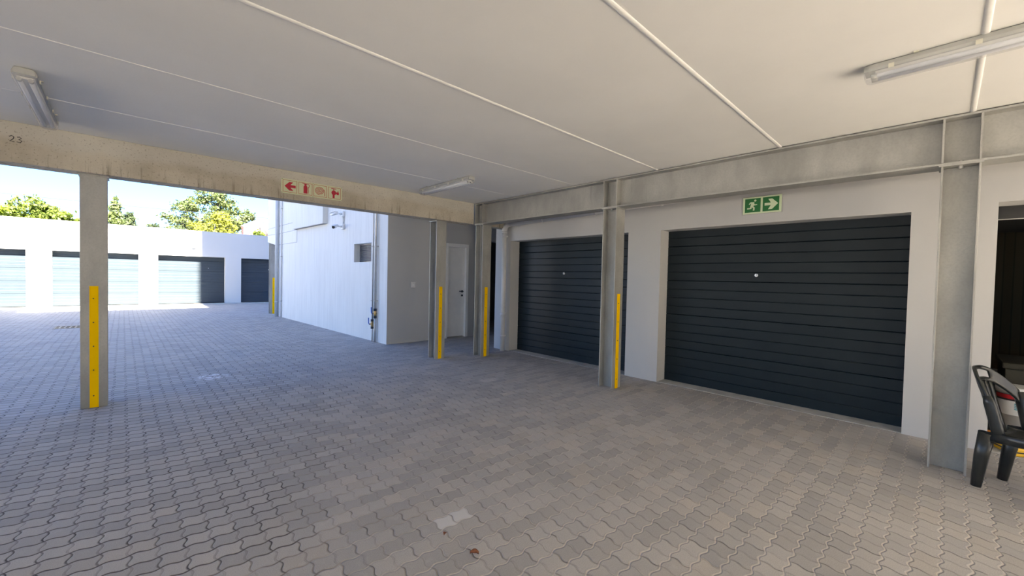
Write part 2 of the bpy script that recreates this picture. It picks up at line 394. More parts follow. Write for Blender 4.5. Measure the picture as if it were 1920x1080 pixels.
# ------------------------------------------------------------------ doors
def garage_door(name, label, width, height, loc, rz, n_slats, lock=True, lockx=None, lockz=1.497, mat=DOOR):
    """local: x across (0..width), front faces -y, thickness +y"""
    e = bpy.data.objects.new(name, None); col.objects.link(e); e.location = loc; e.rotation_euler = (0, 0, rz)
    struct(e, label, 'garage door')
    sh = height / n_slats
    groups = []; k = 0
    while k < n_slats: groups.append((k, min(n_slats, k + 4))); k += 4
    for a, b in groups:
        m = MB(); gz = 0.005
        prof = [(0.04, a * sh)]
        for i in range(a, b):
            z0, z1 = i * sh, (i + 1) * sh
            ga = 0.010 if i == a else gz; gb = 0.010 if i == b - 1 else gz
            prof += [(ga, z0), (0.0, z0 + 0.007), (0.0, z1 - 0.007), (gb, z1)]
        prof += [(0.04, b * sh)]
        m.prism(prof, lambda p, q, t: (t, p, q), width)
        m.obj('door_section', mat, e)
    if lock:
        l = MB().tube([(0, 0, 0), (0, -0.012, 0)], 0.019, 20).obj('lock', CHROME, e, (lockx, 0, lockz))
        l['label'] = 'round chrome lock'
        MB().box(-0.006, 0.006, -0.03, -0.012, -0.016, 0.016).obj('lock_knob', CHROME, l)
    return e
# local x runs along -Y of the world after turning by -90 degrees, front towards -X
garage_door('door_1', 'dark charcoal slatted garage door partly behind the middle steel column', 2.51, HD + 0.02, (5.60, 5.72, 0), -PI / 2, 18, True, 5.72 - 4.585)
garage_door('door_2', 'wide dark charcoal slatted garage door under the green exit sign', 2.47, HD + 0.02, (5.60, 2.71, 0), -PI / 2, 18, True, 2.71 - 1.583)
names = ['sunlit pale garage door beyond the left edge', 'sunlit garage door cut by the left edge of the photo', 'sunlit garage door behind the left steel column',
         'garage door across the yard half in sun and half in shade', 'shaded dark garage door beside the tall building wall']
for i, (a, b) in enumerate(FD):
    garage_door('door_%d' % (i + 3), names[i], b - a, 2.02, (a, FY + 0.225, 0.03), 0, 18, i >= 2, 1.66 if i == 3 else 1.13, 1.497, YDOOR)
# raised door of the open garage: hangs under the ceiling behind the lintel
e = bpy.data.objects.new('door_8', None); col.objects.link(e); e.location = (5.72, D3[1], 2.13)
struct(e, 'raised dark garage door of the open garage at right edge', 'garage door')
MB().box(0, 0.05, -2.46, 0, -0.115, 0.03).obj('door_edge', DOORD, e)
MB().box(0.05, 2.4, -2.46, 0, -0.02, 0.03).obj('door_section', DOORD, e)
MB().box(-0.006, 0, -2.46, 0, -0.115, -0.107).obj('weather_strip', GREYP, e)
# white door
e = bpy.data.objects.new('door_9', None); col.objects.link(e); e.location = (5.29, 7.703, 0)
struct(e, 'plain white door with black lever handle behind the steel columns', 'door')
MB().box(0.02, 0.52, 0.05, 0.09, 0.02, 2.07).obj('door_leaf', DOORW, e, bevel=0.003)
MB().box(-0.05, 0.02, -0.012, 0.09, 0, 2.15).box(0.52, 0.59, -0.012, 0.09, 0, 2.15).box(0.02, 0.52, -0.012, 0.09, 2.07, 2.15).obj('door_frame', DOORW, e, bevel=0.003)
h = MB().tube([(0.455, 0.05, 1.06), (0.455, 0.0, 1.06), (0.34, -0.005, 1.065)], 0.011, 10).tube([(0.455, 0.05, 1.06), (0.455, 0.038, 1.06)], 0.027, 16).obj('handle', DARKM, e); h['label'] = 'black lever handle'
k = MB().tube([(0.455, 0.05, 0.965), (0.455, 0.04, 0.965)], 0.024, 16).obj('keyhole_plate', DARKM, e); k['label'] = 'black round keyhole plate'

# ------------------------------------------------------------------ steel frame
def column(label, cx, cy, strip=True, sx=0.0, zt=2.33, cap=True):
    b, h, tf, tw = 0.195, 0.205, 0.012, 0.008
    e = thing('steel_column', label, 'column', (cx, cy, 0), 0, 'steel columns around the carport')
    pr = [(-b/2, -h/2), (b/2, -h/2), (b/2, -h/2 + tf), (tw/2, -h/2 + tf), (tw/2, h/2 - tf), (b/2, h/2 - tf), (b/2, h/2), (-b/2, h/2), (-b/2, h/2 - tf), (-tw/2, h/2 - tf), (-tw/2, -h/2 + tf), (-b/2, -h/2 + tf)]
    MB().prism(pr, lambda p, q, t: (p, q, t), zt - 0.012).obj('shaft', GALV, e, bevel=0.002)
    if cap: MB().box(-b/2 - 0.012, b/2 + 0.012, -h/2 - 0.012, h/2 + 0.012, zt - 0.012, zt).obj('cap_plate', GALV, e)
    if strip:
        s = MB().box(sx - 0.032, sx + 0.032, -h/2 - 0.005, -h/2, 0.0, 1.225).obj('yellow_strip', YELLOW, e)
        s['label'] = 'bright yellow warning strip'
        for z in (0.12, 0.38, 0.62, 0.86, 1.10):
            MB().tube([(sx - 0.004, -h/2 - 0.005, z), (sx - 0.004, -h/2 - 0.009, z)], 0.006, 8).obj('screw', DARKM, s)
    return e
column('left steel column with yellow strip standing alone before the sunlit yard', -0.212, 5.972, zt=2.335)
column('steel column with yellow strip standing in front of the white door', 3.912, 5.985, zt=2.335)
column('steel column with yellow strip at the corner where concrete and steel beams meet', 4.655, 5.675)
column('steel column with yellow strip in front of the narrower charcoal door', 4.640, 2.995)
column('large bare steel column beside the black plastic chair', 4.640, -0.052, False)
column('distant steel column with yellow strip at far end of tall building wall', 3.715, 15.80, zt=2.42, cap=False)

BXC, BB = 4.635, 0.212
e = thing('steel_beam', 'long grey steel beam under the ceiling above the garage door columns', 'beam', (BXC, 0, 2.328))
H = 0.364; tf, tw = 0.016, 0.010
pr = [(-BB/2, 0), (BB/2, 0), (BB/2, tf), (tw/2, tf), (tw/2, H - tf), (BB/2, H - tf), (BB/2, H), (-BB/2, H), (-BB/2, H - tf), (-tw/2, H - tf), (-tw/2, tf), (-BB/2, tf)]
MB().prism(pr, lambda p, q, t: (p, FRONT + t, q), 5.775 - FRONT).obj('beam_body', GALV, e, bevel=0.002)
for cy in (5.675, 2.995, -0.052):
    for sgn in (-1, 1):
        y = cy + sgn * 0.0965
        for x0, x1 in ((-BB/2 + 0.005, -tw/2), (tw/2, BB/2 - 0.005)):
            MB().prism([(x0, tf), (x1, tf), (x1, H - tf), (x0, H - tf)], lambda p, q, t: (p, y - 0.006 + t, q), 0.012).obj('stiffener_plate', GALV, e)
    MB().tube([(-0.055, cy, -0.032), (-0.055, cy, tf + 0.016)], 0.014, 6).obj('bolt', GALV, e)

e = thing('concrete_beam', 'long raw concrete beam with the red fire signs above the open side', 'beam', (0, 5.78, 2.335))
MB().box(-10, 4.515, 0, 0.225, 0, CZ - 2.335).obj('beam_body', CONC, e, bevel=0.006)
num = MB()
def stroke(m, pts, r=0.003):
    m.tube([(x, -0.0015, z) for x, z in pts], r, 6, True, (1, 1))
ox, oz = -0.735, 0.185
stroke(num, [(ox, oz + 0.042), (ox + 0.012, oz + 0.052), (ox + 0.026, oz + 0.045), (ox + 0.024, oz + 0.028), (ox + 0.002, oz + 0.002), (ox + 0.030, oz)])
ox += 0.045
stroke(num, [(ox, oz + 0.046), (ox + 0.016, oz + 0.050), (ox + 0.026, oz + 0.040), (ox + 0.010, oz + 0.026), (ox + 0.027, oz + 0.016), (ox + 0.018, oz - 0.002), (ox - 0.002, oz + 0.004)])
n_ = num.obj('written_number', CRAYON, e); n_['label'] = 'the number 23 written in black crayon'
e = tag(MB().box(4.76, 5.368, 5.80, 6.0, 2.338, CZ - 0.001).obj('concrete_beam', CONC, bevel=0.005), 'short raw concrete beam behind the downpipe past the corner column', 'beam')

# ------------------------------------------------------------------ signs (local x across, z up, front faces -y)
def P2(m, pts, y0=-0.0045, d=0.0015):
    m.prism(pts, lambda p, q, t: (p, y0 + t, q), d); return m
def ringpts(x0, z0, w_, h_, t):
    return [((x0, z0), (x0 + w_, z0 + t)), ((x0, z0 + h_ - t), (x0 + w_, z0 + h_)), ((x0, z0), (x0 + t, z0 + h_)), ((x0 + w_ - t, z0), (x0 + w_, z0 + h_))]
def rect(m, a, b, y0=-0.0045, d=0.0015): return P2(m, [(a[0], a[1]), (b[0], a[1]), (b[0], b[1]), (a[0], b[1])], y0, d)
def ell(cx, cz, rx, rz, n=20): return [(cx + rx * math.cos(2 * PI * k / n), cz + rz * math.sin(2 * PI * k / n)) for k in range(n)]
def arc_tube(m, pts, r): m.tube([(x, -0.003, z) for x, z in pts], r, 8, True, (1, 1)); return m

sg = thing('fire_sign', 'cream sign with four red fire equipment symbols on the concrete beam', 'sign', (1.442, 5.775, 2.408))
SW, SH = 0.755, 0.184
MB().box(0, SW, -0.003, 0.0045, 0, SH).obj('plate', CREAM, sg)
fr = MB(); px = [0.018 + i * 0.184 for i in range(4)]
PW = 0.166; PH = 0.152; pz = 0.016
for i, x0 in enumerate(px):
    for a, b in ringpts(x0, pz, PW, PH, 0.0045): rect(fr, a, b)
fr.obj('border', flat('sign_border', (0.42, 0.07, 0.05), 0.5), sg)['label'] = 'thin red outlines'
def q(i, pts): return [(px[i] + a * PW, pz + b * PH) for a, b in pts]
m = P2(MB(), q(0, [(0.12, 0.5), (0.45, 0.86), (0.72, 0.86), (0.53, 0.62), (0.90, 0.62), (0.90, 0.40), (0.53, 0.40), (0.74, 0.16), (0.45, 0.16)]))
m.obj('arrow', RED, sg)['label'] = 'red arrow pointing left'
m = P2(MB(), q(1, [(0.36, 0.10), (0.64, 0.10), (0.64, 0.66), (0.57, 0.80), (0.50, 0.84), (0.43, 0.80), (0.36, 0.66)]))
P2(m, q(1, [(0.40, 0.83), (0.58, 0.83), (0.58, 0.93), (0.30, 0.95), (0.26, 0.90), (0.40, 0.90)]), -0.0046)
arc_tube(m, q(1, [(0.57, 0.90), (0.74, 0.90), (0.79, 0.82), (0.76, 0.72), (0.70, 0.58), (0.71, 0.30), (0.70, 0.12)]), 0.0032)
m.obj('extinguisher_symbol', RED, sg)
sp = []
for k in range(0, 76):
    a = k / 75 * 2 * PI * 3.6; r = 0.03 + 0.33 * k / 75
    sp.append((0.47 + r * math.cos(a + 0.9) , 0.52 + r * math.sin(a + 0.9)))
m = arc_tube(MB(), q(2, sp), 0.0032); arc_tube(m, q(2, [(0.80, 0.66), (0.85, 0.5), (0.85, 0.12)]), 0.0034)
m.obj('hose_symbol', RED, sg)
m = P2(MB(), [(px[3] + (0.45 + 0.19 * math.cos(2 * PI * k / 20)) * PW, pz + (0.53 + 0.21 * math.sin(2 * PI * k / 20)) * PH) for k in range(20)])
P2(m, q(3, [(0.36, 0.06), (0.52, 0.06), (0.52, 0.36), (0.36, 0.36)]), -0.0046); P2(m, q(3, [(0.62, 0.46), (0.68, 0.46), (0.68, 0.60), (0.62, 0.60)]), -0.0046)
P2(m, q(3, [(0.68, 0.38), (0.86, 0.38), (0.86, 0.62), (0.68, 0.62)]), -0.0046); P2(m, q(3, [(0.76, 0.62), (0.81, 0.62), (0.81, 0.74), (0.76, 0.74)]), -0.0047)
P2(m, q(3, [(0.42, 0.72), (0.48, 0.72), (0.48, 0.86), (0.42, 0.86)]), -0.0046); P2(m, q(3, [(0.24, 0.86), (0.64, 0.86), (0.64, 0.92), (0.24, 0.92)]), -0.0048)
m.obj('hydrant_symbol', RED, sg)
for x in (0.01, SW/2, SW - 0.01):
    for z in (0.008, SH - 0.008): MB().tube([(x, -0.003, z), (x, -0.005, z)], 0.004, 8).obj('screw', DARKM, sg)

sg = thing('exit_sign', 'green emergency exit sign with running man and arrow above charcoal door', 'sign', (5.368, 1.685, 2.212), -PI / 2)
SW, SH = 0.395, 0.195
MB().box(-0.006, SW + 0.006, -0.008, -0.001, -0.006, SH + 0.006).obj('frame', GREYP, sg)
MB().box(0, SW, -0.010, -0.006, 0, SH).obj('plate', CREAM2, sg)
m = MB(); rect(m, (0.022, 0.018), (0.186, 0.178), -0.0115, 0.002); m.obj('panel', SGREEN, sg)
m = MB(); rect(m, (0.208, 0.018), (0.372, 0.178), -0.0115, 0.002); m.obj('panel', SGREEN, sg)
def qq(x0, pts): return [(x0 + a * 0.164, 0.018 + b * 0.16) for a, b in pts]
Y2 = -0.013
m = P2(MB(), qq(0.208, [(0.12, 0.40), (0.12, 0.58), (0.50, 0.58), (0.34, 0.86), (0.58, 0.86), (0.94, 0.50), (0.58, 0.12), (0.34, 0.12), (0.50, 0.40)]), Y2)
m.obj('arrow', CREAM2, sg)['label'] = 'pale arrow pointing right'
m = P2(MB(), [(0.022 + (0.66 + 0.075 * math.cos(2*PI*k/16)) * 0.164, 0.018 + (0.84 + 0.075 * math.sin(2*PI*k/16)) * 0.16) for k in range(16)], Y2)
for t in ([(0.42, 0.74), (0.60, 0.74), (0.60, 0.50), (0.50, 0.40), (0.36, 0.44)], [(0.44, 0.75), (0.46, 0.67), (0.37, 0.65), (0.30, 0.56), (0.25, 0.60), (0.34, 0.73)],
          [(0.58, 0.68), (0.62, 0.56), (0.78, 0.57), (0.78, 0.51), (0.57, 0.49), (0.54, 0.60)], [(0.36, 0.46), (0.46, 0.44), (0.42, 0.25), (0.15, 0.24), (0.15, 0.33), (0.33, 0.33)],
          [(0.44, 0.46), (0.52, 0.46), (0.64, 0.33), (0.62, 0.12), (0.52, 0.12), (0.54, 0.30), (0.40, 0.40)]):
    P2(m, qq(0.022, t), Y2 + random.uniform(-0.0002, 0.0002))
m.obj('running_man', CREAM2, sg)['label'] = 'pale running figure'

# ------------------------------------------------------------------ ceiling lights (local y along)
def light(label, x, y0, y1):
    L = y1 - y0
    e = thing('ceiling_light', label, 'light fixture', (x, y0, CZ), 0, 'fluorescent ceiling lights')
    m = MB(); pr = [(-0.048, -0.004), (0.048, -0.004), (0.058, -0.030), (0.056, -0.045), (-0.056, -0.045), (-0.058, -0.030)]
    m.prism(pr, lambda p, q, t: (p, 0.02 + t, q), L - 0.04)
    m.prism([(a * 0.86, b * 0.98) for a, b in pr], lambda p, q, t: (p, t, q), 0.02).prism([(a * 0.86, b * 0.98) for a, b in pr], lambda p, q, t: (p, L - 0.02 + t, q), 0.02)
    m.obj('base_tray', GREYP, e, bevel=0.002)
    MB().prism([(-0.042, -0.046), (0.042, -0.046), (0.020, -0.060), (-0.020, -0.060)], lambda p, q, t: (p, 0.05 + t, q), L - 0.10).obj('reflector', REFL, e)
    for sx in (-0.026, 0.026):
        MB().tube([(sx, 0.05, -0.070), (sx, L - 0.05, -0.070)], 0.0125, 12).obj('tube', TUBEW, e)
        MB().tube([(sx, 0.03, -0.070), (sx, 0.058, -0.070)], 0.0135, 12).obj('tube_socket', GREYP, e)
        MB().tube([(sx, L - 0.058, -0.070), (sx, L - 0.03, -0.070)], 0.0135, 12).obj('tube_socket', GREYP, e)
    rows = []
    for t, s in ((0.0, 0.55), (0.008, 0.85), (0.03, 1.0), (L - 0.03, 1.0), (L - 0.008, 0.85), (L, 0.55)):
        row = []
        for k in range(11):
            a = PI * k / 10
            ca, sa = math.cos(a), math.sin(a)
            row.append((0.055 * math.copysign(abs(ca) ** 0.6, ca), t, -0.045 - 0.052 * s * abs(sa) ** 0.6))
        rows.append(row)
    d = MB().grid(rows)
    for r_ in (rows[0], rows[-1]): d.b.faces.new([d.b.verts.new(p) for p in r_])
    d.obj('diffuser', CLEAR, e)['label'] = 'clear plastic cover'
    for k in range(4):
        yy = 0.12 + k * (L - 0.24) / 3
        for sx in (-1, 1):
            MB().box(sx * 0.0605 - 0.0035, sx * 0.0605 + 0.0035, yy - 0.012, yy + 0.012, -0.052, -0.030).obj('clip', CLIP, e)
    for yy in (0.22, L - 0.22): MB().box(-0.066, 0.066, yy - 0.010, yy + 0.010, -0.006, 0.0).obj('mounting_bracket', CLIP, e)
light('large fluorescent ceiling light cut off at the top right', 3.235, -0.86, 0.372)
light('fluorescent ceiling light above the concrete beam near the steel corner', 3.262, 4.235, 5.45)
light('fluorescent ceiling light at the left above the number on the beam', -0.468, 4.17, 5.46)

# ------------------------------------------------------------------ pipes
e = thing('downpipe', 'white plastic drainpipe beside the narrower charcoal door with run under the beam', 'pipe', (5.285, 5.81, 0))
R = 0.046
MB().tube([(0, 0, 0), (0, 0, 2.30)], R, 20).obj('vertical_pipe', PVC, e)
pts = [(0, 0, 2.28)] + [(0, -0.11 + 0.11 * math.cos(a), 2.30 + 0.11 * math.sin(a)) for a in [PI / 2 * k / 6 for k in range(7)]] + [(0, -0.13, 2.4105)]
MB().tube(pts, R * 1.12, 20).obj('elbow', PVC, e)
MB().tube([(0, -0.11, 2.41), (0, -4.48, 2.50)], R, 20).obj('horizontal_pipe', PVC, e)
for z0, z1 in ((0.66, 0.74), (2.245, 2.275)): MB().tube([(0, 0, z0), (0, 0, z1)], R * 1.13, 20).obj('coupling', PVC, e)
for z in (0.27, 2.18): MB().tube([(0, 0, z), (0, 0, z + 0.025)], R * 1.08, 20).box(0.03, 0.083, -0.008, 0.008, z, z + 0.025).obj('wall_clip', PVC, e)
def pipz(y): return 2.41 + (-0.11 - y) / 4.37 * 0.09
for yw in (4.82, 3.72, 2.66, 1.56, 1.42, 1.33):
    y = yw - 5.81; z = pipz(y)
    m = MB(); m.tube([(R * 1.1 * math.cos(a), y, z + R * 1.1 * math.sin(a)) for a in [2 * PI * k / 16 for k in range(17)]], 0.006, 8, True)
    m.box(0.03, 0.083, y - 0.012, y + 0.012, z - 0.012, z + 0.012)
    m.tube([(-0.03, y, z - 0.038), (-0.036, y, z - 0.066)], 0.005, 6)
    m.obj('pipe_bracket', PVC, e)
# far downpipe on the yard wall
a = bw(by(14.72), 0.06)
e = thing('downpipe', 'tall grey downpipe at the far corner of the tall building wall', 'pipe', (a[0], a[1], 0))
MB().tube([(0, 0, 0.0), (0, 0, 6.0)], 0.05, 16).obj('vertical_pipe', PVCG, e)
for z in (0.45, 2.05, 3.75): MB().tube([(0, 0, z), (0, 0, z + 0.03)], 0.056, 16).box(-0.012, 0.06, -0.02, 0.02, z, z + 0.03).obj('wall_clip', PVCG, e)
a = bw(by(14.38), 0.025)
e = thing('conduit', 'thin white conduit beside the far downpipe on the building wall', 'conduit', (a[0], a[1], 0))
MB().tube([(0, 0, 0.0), (0, 0, 6.0)], 0.018, 10).obj('conduit_pipe', PVC, e)
for z in (0.5, 1.9, 3.4): MB().box(-0.024, 0.03, -0.03, 0.03, z, z + 0.02).obj('saddle_clip', GREYP, e)
# water pipes with valves
for (yy, zv, lab) in ((8.11, 0.60, 'steel water pipe with the upper blue valve near the wall corner'), (8.225, 0.37, 'steel water pipe with the lower blue valve near the wall corner')):
    a = bw(by(yy), 0.045)
    e = thing('water_pipe', lab, 'pipe', (a[0], a[1], 0), 0, 'water pipes at the building corner')
    r = 0.024 if yy < 8.2 else 0.016
    MB().tube([(0, 0, 0), (0, 0, zv - 0.06)], r, 12).tube([(0, 0, zv + 0.06), (0, 0, 5.0)], r, 12).obj('pipe', COPPER, e)
    v = MB().tube([(0, 0, zv - 0.055), (0, 0, zv - 0.03), (0, 0, zv), (0, 0, zv + 0.03), (0, 0, zv + 0.055)], [0.03, 0.028, 0.037, 0.028, 0.03], 12).tube([(0, 0, zv), (-0.06, 0, zv)], 0.012, 8).obj('ball_valve', BRASS, e)
    MB().tube([(-0.06, -0.005, zv - 0.01), (-0.065, 0.03, zv + 0.02), (-0.065, 0.04, zv + 0.13)], 0.010, 8).obj('lever', BLUE, v)['label'] = 'blue lever handle'
    for za in (zv + 0.055, zv - 0.10): MB().tube([(0, 0, za), (0, 0, za + 0.045)], 0.034, 8).obj('coupling', DARKM, v)
    for z in (0.85, 1.98, 3.2): MB().box(-0.03, 0.045, -0.034, 0.034, z, z + 0.022).obj('wall_clip', GREYP, e)

# ------------------------------------------------------------------ wall fittings on the yard face
ang = math.atan2(BY1 - BY0, BX1 - BX0) - PI / 2
# protruding box panel
a = bw(by(10.78))
e = thing('wall_panel', 'large white boxed panel projecting high on the tall building wall', 'panel', (a[0], a[1], 2.665), ang)
MB().box(-0.12, 0, 0, 2.25, 0, 2.2).obj('panel_box', BLUEW, e)
MB().box(-0.10, -0.01, 0.02, 2.23, -0.006, 0).obj('shade_strip', flat('underside_shade', (0.25, 0.26, 0.27), 0.7), e)  # dark strip stands for the shade under the panel
# thin grooves in the plaster
m = MB()
def groove(y0, z0, y1, z1):
    p, q_ = bw(by(y0), 0.0), bw(by(y1), 0.0)
    m.tube([(p[0], p[1], z0), (q_[0], q_[1], z1)], 0.007, 6)
groove(14.9, 2.885, 13.05, 2.90); groove(14.9, 2.64, 13.05, 2.665); groove(14.9, 2.29, 13.03, 2.30); groove(13.03, 2.30, 13.03, 2.66); groove(15.94, 2.86, 14.93, 2.885); groove(15.94, 2.66, 14.93, 2.64)
struct(m.obj('trim_13', flat('groove_grey', (0.33, 0.34, 0.36), 0.8)), 'thin grooves ruled in the plaster of the building wall', 'trim')
# vent
a = bw(by(VY0), -0.13)
e = thing('vent', 'small louvred metal vent set in the tall building wall', 'vent', (a[0], a[1], VZ0), ang)
Wv, Hv = VY1 - VY0, VZ1 - VZ0
MB().box(0, 0.03, 0, 0.018, 0, Hv).box(0, 0.03, Wv - 0.018, Wv, 0, Hv).box(0, 0.03, 0, Wv, 0, 0.012).box(0, 0.03, 0, Wv, Hv - 0.012, Hv).obj('frame', LOUV, e)
for k in range(12):
    z = 0.03 + k * (Hv - 0.055) / 11
    MB().prism([(0.0, z), (0.035, z + 0.024), (0.035, z + 0.027), (0.0, z + 0.003)], lambda p, q, t: (p, 0.015 + t, q), Wv - 0.03).obj('slat', LOUV, e)
# cameras
def cctv(y, z, label, yaw, pitch):
    a = bw(by(y))
    e = thing('security_camera', label, 'camera', (a[0], a[1], z), ang, 'security cameras on the building wall')
    MB().box(-0.055, 0, -0.055, 0.055, -0.065, 0.065).obj('junction_box', CAMW, e, bevel=0.012)
    MB().tube([(-0.05, 0, 0.0), (-0.10, 0.01, 0.0), (-0.135, 0.03, 0.01)], [0.028, 0.016, 0.018], 12).obj('arm', CAMW, e)
    h = MB().tube([(0, 0.0, 0), (0, 0.20, 0)], 0.037, 18).obj('housing', CAMW, e, (-0.15, 0.03, 0.015))
    h.rotation_euler = (pitch, 0, yaw)
    MB().box(-0.042, 0.042, 0.02, 0.235, 0.034, 0.040).obj('sunshade', CAMW, h)
    l = MB().tube([(0, 0.200, 0), (0, 0.206, 0)], 0.034, 18).obj('lens', BLACK, h); l['label'] = 'black lens'
    return e
cctv(9.80, 2.815, 'upper white security camera on the tall building wall', 0.25, -0.15)
cctv(9.80, 2.515, 'lower white security camera on the tall building wall', 2.35, -0.30)
a = bw(by(9.80), 0.012)
tag(MB().tube([(0, -0.02, 2.58), (0, -0.02, 2.75)], 0.011, 8).tube([(0, 0.025, 2.58), (0, 0.025, 2.75)], 0.011, 8).obj('conduit', PVCG, None, (a[0], a[1], 0)), 'short conduit joining the two security cameras', 'conduit')
# switch plate
e = thing('switch_plate', 'small white switch plate on the end wall left of the columns', 'switch', (4.435, 7.703, 1.15))
MB().box(-0.05, 0.05, -0.008, 0.0, 0, 0.115).obj('plate', PVC, e, bevel=0.003)
MB().box(-0.017, 0.017, -0.012, -0.008, 0.035, 0.08).obj('rocker', DOORW, e)
# bulkhead lamp on the garage row
e = thing('wall_lamp', 'small white round bulkhead lamp on the sunlit garage wall', 'lamp', (2.15, FY, 2.43))
MB().tube([(0, 0, 0), (0, -0.04, 0)], 0.10, 24).obj('base', CAMW, e)
MB().tube([(0, -0.04, 0), (0, -0.065, 0), (0, -0.082, 0), (0, -0.088, 0)], [0.095, 0.085, 0.055, 0.02], 24).obj('globe', CAMW, e)

# ------------------------------------------------------------------ ground bits
e = thing('drain_grate', 'cast metal drain grate in the yard behind the left column', 'drain', (-0.86, 14.25, 0))
fr = MB()
WD, DD = 0.62, 0.62
fr.box(-WD/2, WD/2, -DD/2, DD/2, 0.001, 0.003)
fr.obj('pit', flat('pit_shade', (0.006, 0.006, 0.006), 0.95, 0, 0.0), e)  # flat black sheet painted in for the dark below the grate
fr = MB()
for k in range(8):
    x = -WD/2 + k * (WD - 0.03) / 7; fr.box(x, x + 0.03, -DD/2, DD/2, 0.003, 0.006)
for y in (-DD/2, -0.05, DD/2 - 0.09): fr.box(-WD/2, WD/2, y, y + 0.09, 0.003, 0.006)
fr.obj('grate', mat_steel('iron', (0.20, 0.20, 0.20)), e)
def leaf(x, y, s, rz, label):
    m = MB(); rows = []
    for i in range(6):
        t = i / 5; w_ = s * 0.42 * math.sin(PI * min(1, t * 0.92 + 0.06))
        rows.append([(w_ * k, s * (t - 0.5), 0.006 + 0.012 * abs(k) * s / 0.05 + 0.006 * math.sin(t * 3)) for k in (-1, -0.5, 0, 0.5, 1)])
    m.grid(rows); o = m.obj('dry_leaf', LEAF, None, (x, y, 0), solid=0.001); o.rotation_euler = (0, 0, rz); tag(o, label, 'leaf')
leaf(1.283, 1.585, 0.045, 0.8, 'larger brown dry leaf on the paving near bottom centre')
leaf(1.262, 1.815, 0.025, 2.1, 'tiny brown dry leaf by the pale paver')

# ------------------------------------------------------------------ chair (black monobloc), local +x forward
def chair():
    rz = math.radians(-115)
    e = thing('plastic_chair', 'black moulded plastic chair beside the large steel column', 'chair', (4.515, -0.297, 0), rz)
    rows = []
    for i in range(9):      # seat, dished, front edge rolled down
        x = -0.005 + 0.43 * i / 8; row = []
        for k in range(9):
            s = -1 + 2 * k / 8; hw = 0.185 + 0.035 * i / 8
            row.append((x, s * hw, 0.385 + 0.045 * i / 8 - 0.018 * (1 - s * s) - (0.03 if i == 8 else 0)))
        rows.append(row)
    MB().grid(rows).obj('seat', BLACK, e, solid=0.012)
    for s in (-1, 1): MB().tube([(-0.01, s * 0.185, 0.375), (0.2, s * 0.205, 0.395), (0.43, s * 0.222, 0.412)], 0.026, 8, True, (0.5, 1.3)).obj('seat_rail', BLACK, e)
    MB().tube([(0.43, -0.22, 0.40), (0.44, 0, 0.40), (0.43, 0.22, 0.40)], 0.022, 8, True, (0.6, 1.2)).obj('seat_rail', BLACK, e)
    def bp(s, z):           # point of the reclined, hollow back shell; s runs -1..1 across
        t = (z - 0.39) / 0.44
        return (-0.13 * t + (0.075 + 0.03 * t) * s * s, s * (0.185 + 0.02 * t), z)
    def top(s): return 0.832 - 0.16 * abs(s) ** 2.6
    S = [-1 + 0.1 * k for k in range(21)]
    D = [0.105, 0.078, 0.052, 0.026, 0.010, 0.0]
    m = MB(); V = {}
    for i, d_ in enumerate(D):
        for k, s in enumerate(S): V[i, k] = m.b.verts.new(bp(s, top(s) - d_))
    for i in range(len(D) - 1):
        for k in range(len(S) - 1):
            if i in (1, 2) and 8 <= k <= 13: continue        # hand slot
            f = m.b.faces.new((V[i, k], V[i, k + 1], V[i + 1, k + 1], V[i + 1, k])); f.smooth = True
    m.obj('backrest', BLACK, e, solid=0.016)
    for s in (-0.50, -0.33, -0.16, 0.01, 0.18, 0.35):
        rows = []
        for i in range(7):
            z = 0.38 + (top(s) - 0.09 - 0.38) * i / 6
            rows.append([bp(s * (0.85 + 0.15 * i / 6) + d_, z) for d_ in (-0.06, 0.06)])
        MB().grid(rows).obj('back_slat', BLACK, e, solid=0.010)
    for s in (-1, 1):
        MB().tube([bp(s, z) for z in (0.37, 0.45, 0.53, 0.61, 0.66)], [0.030, 0.028, 0.027, 0.027, 0.020], 8, True, (0.55, 1.2)).obj('back_upright', BLACK, e)
        MB().tube([(0.015, s * 0.18, 0.40), (-0.012, s * 0.172, 0.22), (-0.035, s * 0.165, 0.0)], [0.044, 0.038, 0.028], 10, True, (0.7, 1.0)).obj('leg', BLACK, e)
        MB().tube([(0.40, s * 0.205, 0.405), (0.42, s * 0.21, 0.2), (0.435, s * 0.215, 0.0)], [0.042, 0.036, 0.028], 10, True, (0.7, 1.0)).obj('leg', BLACK, e)
    return e
chair()
# pail inside the open garage
e = thing('pail', 'grey pail with white and red label inside the open garage', 'bucket', (6.22, -0.515, 0.006))
MB().lathe([(0.118, 0), (0.12, 0.01), (0.134, 0.40), (0.142, 0.40), (0.142, 0.42), (0.136, 0.44)], seg=28).obj('body', PAIL, e)
MB().lathe([(0.1445, 0.425), (0.1445, 0.452), (0.13, 0.462)], seg=28).obj('lid', PAILW, e)
def band(z0, z1, mat, name, r0):
    rows = [[(r * math.cos(a), r * math.sin(a), z) for a in [PI * 0.55 + PI * 0.9 * k / 20 for k in range(21)]] for z, r in ((z0, r0 + 0.0025 + 0.016 * (z0 / 0.4)), (z1, r0 + 0.0025 + 0.016 * (z1 / 0.4)))]
    return MB().grid(rows).obj(name, mat, e)
band(0.20, 0.335, PAILW, 'label', 0.119)['label'] = 'white label'
band(0.335, 0.352, DARKM, 'label_band', 0.1195)['label'] = 'black label band'
band(0.352, 0.392, PAILR, 'label_band', 0.1195)['label'] = 'red label band'
m = MB()
for i, z in enumerate((0.305, 0.288, 0.271, 0.254)):
    aa = [PI * 0.93 + PI * (0.20 - 0.02 * i) * k / 8 for k in range(9)]
    r = 0.1235 + 0.016 * z / 0.4
    m.grid([[(r * math.cos(a), r * math.sin(a), zz) for a in aa] for zz in (z, z + 0.010)])
